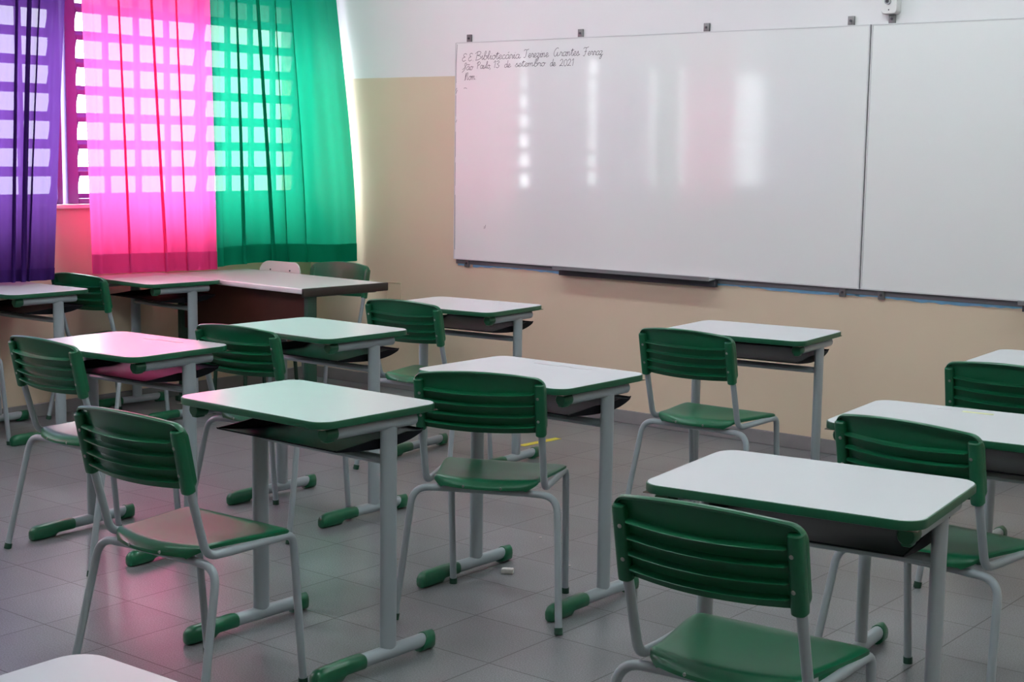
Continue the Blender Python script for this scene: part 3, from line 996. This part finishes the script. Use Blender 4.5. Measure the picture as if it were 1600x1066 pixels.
XH = 0.021
write_line([('E', 1.199, 1.232, 1.882, XH), ('E.', 1.244, 1.285, 1.883, XH), ("Biblioteca'ria", 1.291, 1.603, 1.888, XH * 1.05),
            ('Terezine', 1.629, 1.795, 1.890, XH * 1.05), ('Arantes', 1.83, 1.996, 1.892, XH * 1.05), ('Ferraz', 2.02, 2.145, 1.891, XH)], 'handwriting')
write_line([('Sa~o', 1.204, 1.276, 1.835, XH * .9), ('Paulo,', 1.305, 1.405, 1.84, XH * .9), ('13', 1.420, 1.466, 1.842, XH * 1.1),
            ('de', 1.499, 1.541, 1.842, XH * .9), ('setembro', 1.573, 1.772, 1.844, XH * .9), ('de', 1.808, 1.843, 1.842, XH * .9),
            ('2021', 1.869, 1.962, 1.841, XH * 1.05)], 'handwriting')
write_line([('Nom:', 1.219, 1.305, 1.781, XH)], 'handwriting')
bm = bmesh.new()
for a, b in (((1.165, 1.975), (1.153, 1.765)), ((1.156, 1.698), (1.156, 1.583)), ((1.158, 1.50), (1.157, 1.36)),
             ((1.158, 1.33), (1.158, 1.20)), ((1.159, 1.15), (1.161, 0.845)), ((1.150, 1.72), (1.166, 1.738)),
             ((1.158, 1.708), (1.169, 1.727)), ((1.215, 1.735), (1.225, 1.739)), ((1.225, 1.739), (1.238, 1.734)),
             ((1.382, 0.992), (1.380, 0.972)), ((1.374, 0.985), (1.372, 0.969)), ((1.160, 1.55), (1.166, 1.565))):
    n = 6
    ribbon(bm, [(max(a[0] + (b[0] - a[0]) * k / n, 1.1585) - 1.154, a[1] + (b[1] - a[1]) * k / n - BZ0) for k in range(n + 1)], 0.0022, -0.0306)
link('margin_line', bm, M['ink'], wb, smooth=False)

# ---------------------------------------------------------------- small wall fittings
t = thing('wall_box', 'small white plastic box with round knob above the whiteboard joint', 'switch box', (3.703, 0, 2.026), 0)
bm = bmesh.new()
pts = [(x, z + 0.09) for x, z in rrect(0.037, 0.09, 0.016)]
loft(bm, [[(x, 0.0, z) for x, z in pts], [(x, -0.040, z) for x, z in pts], [(x * 0.93, -0.045, 0.09 + (z - 0.09) * 0.97) for x, z in pts]])
link('body', bm, M['whitep'], t)
bm = bmesh.new(); tube(bm, [(-0.004, -0.044, 0.055), (-0.004, -0.058, 0.055)], 0.014, 16)
kn = link('knob', bm, M['alu'], t)
bm = bmesh.new(); tube(bm, [(-0.004, -0.057, 0.055), (-0.004, -0.0605, 0.055)], 0.008, 12)
link('keyhole', bm, M['dark'], kn)
bm = bmesh.new(); tube(bm, [(-0.001, -0.044, 0.018), (-0.001, -0.0465, 0.018)], 0.003, 8)
link('indicator', bm, M['dark'], t)

bm = bmesh.new()
for a in ((0.610, 0.620, 0.36, 0.628), (0.718, 0.728, 0.36, 0.628), (0.620, 0.718, 0.620, 0.628)):
    box(bm, a[0], a[1], -0.006, 0, a[2], a[3], 0.001)
box(bm, 0.620, 0.718, -0.003, 0, 0.36, 0.620)
struct(link('trim_4', bm, pmat('painted_cover', (0.60, 0.49, 0.35), 0.4)))

# ---------------------------------------------------------------- floor litter
bm = bmesh.new(); box(bm, -0.020, 0.020, -0.013, 0.013, 0, 0.017, 0.003)
o = tag(link('eraser', bm, M['paper']), 'small white eraser piece on the tiles beside the middle desk', 'eraser')
o.location = (3.595, -2.565, 0); o.rotation_euler = (0, 0, 0.5)
bm = bmesh.new(); box(bm, -0.020, 0.020, -0.135, 0.135, 0, 0.0012)
o = tag(link('floor_tape', bm, M['yellow'], smooth=False), 'strip of yellow tape stuck on the floor tiles', 'tape')
o.location = (2.305, -0.71, 0); o.rotation_euler = (0, 0, -0.08)
for k, (x, y, s_, mt, lb) in enumerate(((3.70, -2.36, 0.006, 'paper', 'tiny white paper scrap right of the eraser on the tiles'),
                                        (3.40, -2.13, 0.006, 'paper', 'tiny white paper scrap behind the middle desk foot'),
                                        (3.73, -2.46, 0.005, 'grit', 'tiny dark crumb on the tiles right of the eraser'))):
    bm = bmesh.new(); bmesh.ops.create_icosphere(bm, subdivisions=1, radius=s_)
    for v in bm.verts: v.co.z = v.co.z * 0.4 + s_ * 0.38; v.co.x *= 1.2
    o = tag(link('crumb' if mt == 'grit' else 'paper_scrap', bm, M[mt]), lb, 'litter')
    o.location = (x, y, 0)

# ---------------------------------------------------------------- curtains
bm = bmesh.new(); tube(bm, [(0.19, -7.2, 2.815), (0.19, -0.02, 2.815)], 0.0125, 14)
rod = tag(link('curtain_rod', bm, M['rod']), 'long white curtain rod above the windows, out of view', 'curtain rod')
for y in (-0.3, -1.72, -3.4, -5.1, -6.8):
    bm = bmesh.new(); box(bm, WX, 0.19, y - 0.01, y + 0.01, 2.805, 2.825)
    link('bracket', bm, M['rod'], rod)


def ss(a, b, x):
    t_ = min(1, max(0, (x - a) / (b - a)))
    return t_ * t_ * (3 - 2 * t_)


def curtain(name, label, mat, ytop, ybot, zhem, folds, xfun, hem=0.105, zt=2.80, nx=220, nz=60, group='window curtains'):
    """ytop, ybot: (left, right) y of the two side edges at the rod and at the hem"""
    def pos(s, t_, off=0.0):
        z_h = zhem(s)
        z = zt + (z_h - zt) * t_
        k = t_ ** 0.8
        y = (ytop[0] + (ytop[1] - ytop[0]) * s) * (1 - k) + (ybot[0] + (ybot[1] - ybot[0]) * s) * k
        x = xfun(s, t_)
        for c, wd, am, lean, dy in folds:
            cc = c + lean * (t_ - 0.3)
            q = (s - cc) / wd
            e = math.exp(-q * q)
            grow = 0.75 + 0.25 * t_
            x += am * e * grow
            y += dy * q * e * grow
        x += 0.004 * math.sin(31 * s + 2.2 * t_) + 0.003 * math.sin(67 * s - 3 * t_)
        return Vector((x + off, y, z))
    bm = bmesh.new()
    V = [[bm.verts.new(pos(i / nx, j / nz)) for i in range(nx + 1)] for j in range(nz + 1)]
    for j in range(nz):
        for i in range(nx):
            bm.faces.new((V[j][i], V[j][i + 1], V[j + 1][i + 1], V[j + 1][i]))
    o = link(name, bm, mat, angle=180)
    tag(o, label, 'curtain', group)
    # turned-up double hem
    bm = bmesh.new()
    n2 = 6
    t0 = 1 - hem / 2.06
    V = [[bm.verts.new(pos(i / nx, t0 + (0.999 - t0) * j / n2, 0.0035)) for i in range(nx + 1)] for j in range(n2 + 1)]
    for j in range(n2):
        for i in range(nx):
            bm.faces.new((V[j][i], V[j][i + 1], V[j + 1][i + 1], V[j + 1][i]))
    link('hem', bm, {M['pink']: M['pink_hem'], M['green_c']: M['green_hem'], M['purple']: M['purple_hem']}[mat], o, angle=180)
    return o


F_GREEN = [(0.04, 0.03, 0.02, 0, -0.02), (0.19, 0.022, 0.03, 0.015, -0.058), (0.36, 0.022, 0.03, 0.08, -0.072),
           (0.49, 0.014, 0.025, 0.03, -0.028), (0.61, 0.014, 0.02, 0.03, -0.022), (0.80, 0.09, 0.02, 0, 0)]
curtain('curtain', 'translucent green curtain by the whiteboard wall, rightmost window curtain', M['green_c'],
        (-0.975, -0.045), (-0.955, -0.03), lambda s: 0.738 + 0.005 * s + 0.008 * math.sin(5 * s), F_GREEN,
        lambda s, t_: 0.19 + (0.03 * t_) + 0.165 * ss(0.25, 1.0, s) * ss(0.05, 0.95, t_) ** 0.8)
F_PINK = [(0.05, 0.03, 0.02, 0.0, 0.0), (0.25, 0.016, 0.022, 0.04, -0.032), (0.36, 0.05, -0.015, 0.02, 0), (0.50, 0.02, 0.026, 0.08, -0.044),
          (0.60, 0.05, -0.015, 0.08, 0), (0.70, 0.015, 0.024, 0.05, -0.030), (0.86, 0.03, 0.02, 0.02, 0.0), (0.96, 0.02, -0.01, 0, 0)]
curtain('curtain', 'translucent pink curtain hanging between the purple and green curtains', M['pink'],
        (-1.80, -0.955), (-1.765, -0.935), lambda s: 0.744 - 0.022 * s, F_PINK,
        lambda s, t_: 0.19 + 0.015 * t_ + 0.012 * math.sin(3 * s + 1), hem=0.10)
F_PURP = [(0.12, 0.03, 0.03, 0, -0.02), (0.30, 0.02, 0.035, 0, -0.03), (0.47, 0.02, 0.035, 0.0, -0.03), (0.62, 0.013, 0.035, 0.02, -0.030),
          (0.72, 0.017, 0.035, 0.0, -0.050), (0.79, 0.010, 0.03, -0.03, -0.020), (0.90, 0.05, 0.02, 0, 0)]
curtain('curtain', 'purple curtain hanging at the left photo edge', M['purple'],
        (-2.62, -1.79), (-2.66, -1.972), lambda s: 0.735 - 0.010 * s, F_PURP,
        lambda s, t_: 0.19 + 0.01 * math.sin(4 * s), hem=0.06)
F_X = [(0.1, 0.03, 0.03, 0, 0), (0.3, 0.03, 0.035, 0, 0), (0.5, 0.03, 0.04, 0, 0), (0.7, 0.03, 0.035, 0, 0), (0.9, 0.03, 0.03, 0, 0)]
curtain('curtain', 'second purple curtain beyond the left photo edge, mirrored in the whiteboard', M['purple'],
        (-3.43, -2.70), (-3.43, -2.72), lambda s: 0.80, F_X, lambda s, t_: 0.19, nx=100, nz=20)
curtain('curtain', 'second green curtain beyond the left photo edge, mirrored in the whiteboard', M['green_c'],
        (-3.88, -3.50), (-3.88, -3.50), lambda s: 0.80, F_X, lambda s, t_: 0.19, nx=100, nz=20)
curtain('curtain', 'second pink curtain beyond the left photo edge, mirrored in the whiteboard', M['pink'],
        (-4.76, -3.92), (-4.76, -3.92), lambda s: 0.92, F_X, lambda s, t_: 0.19, nx=100, nz=20)
curtain('curtain', 'last purple curtain far behind the left photo edge', M['purple'],
        (-6.7, -5.25), (-6.7, -5.25), lambda s: 0.80, F_X, lambda s, t_: 0.19, nx=100, nz=20)
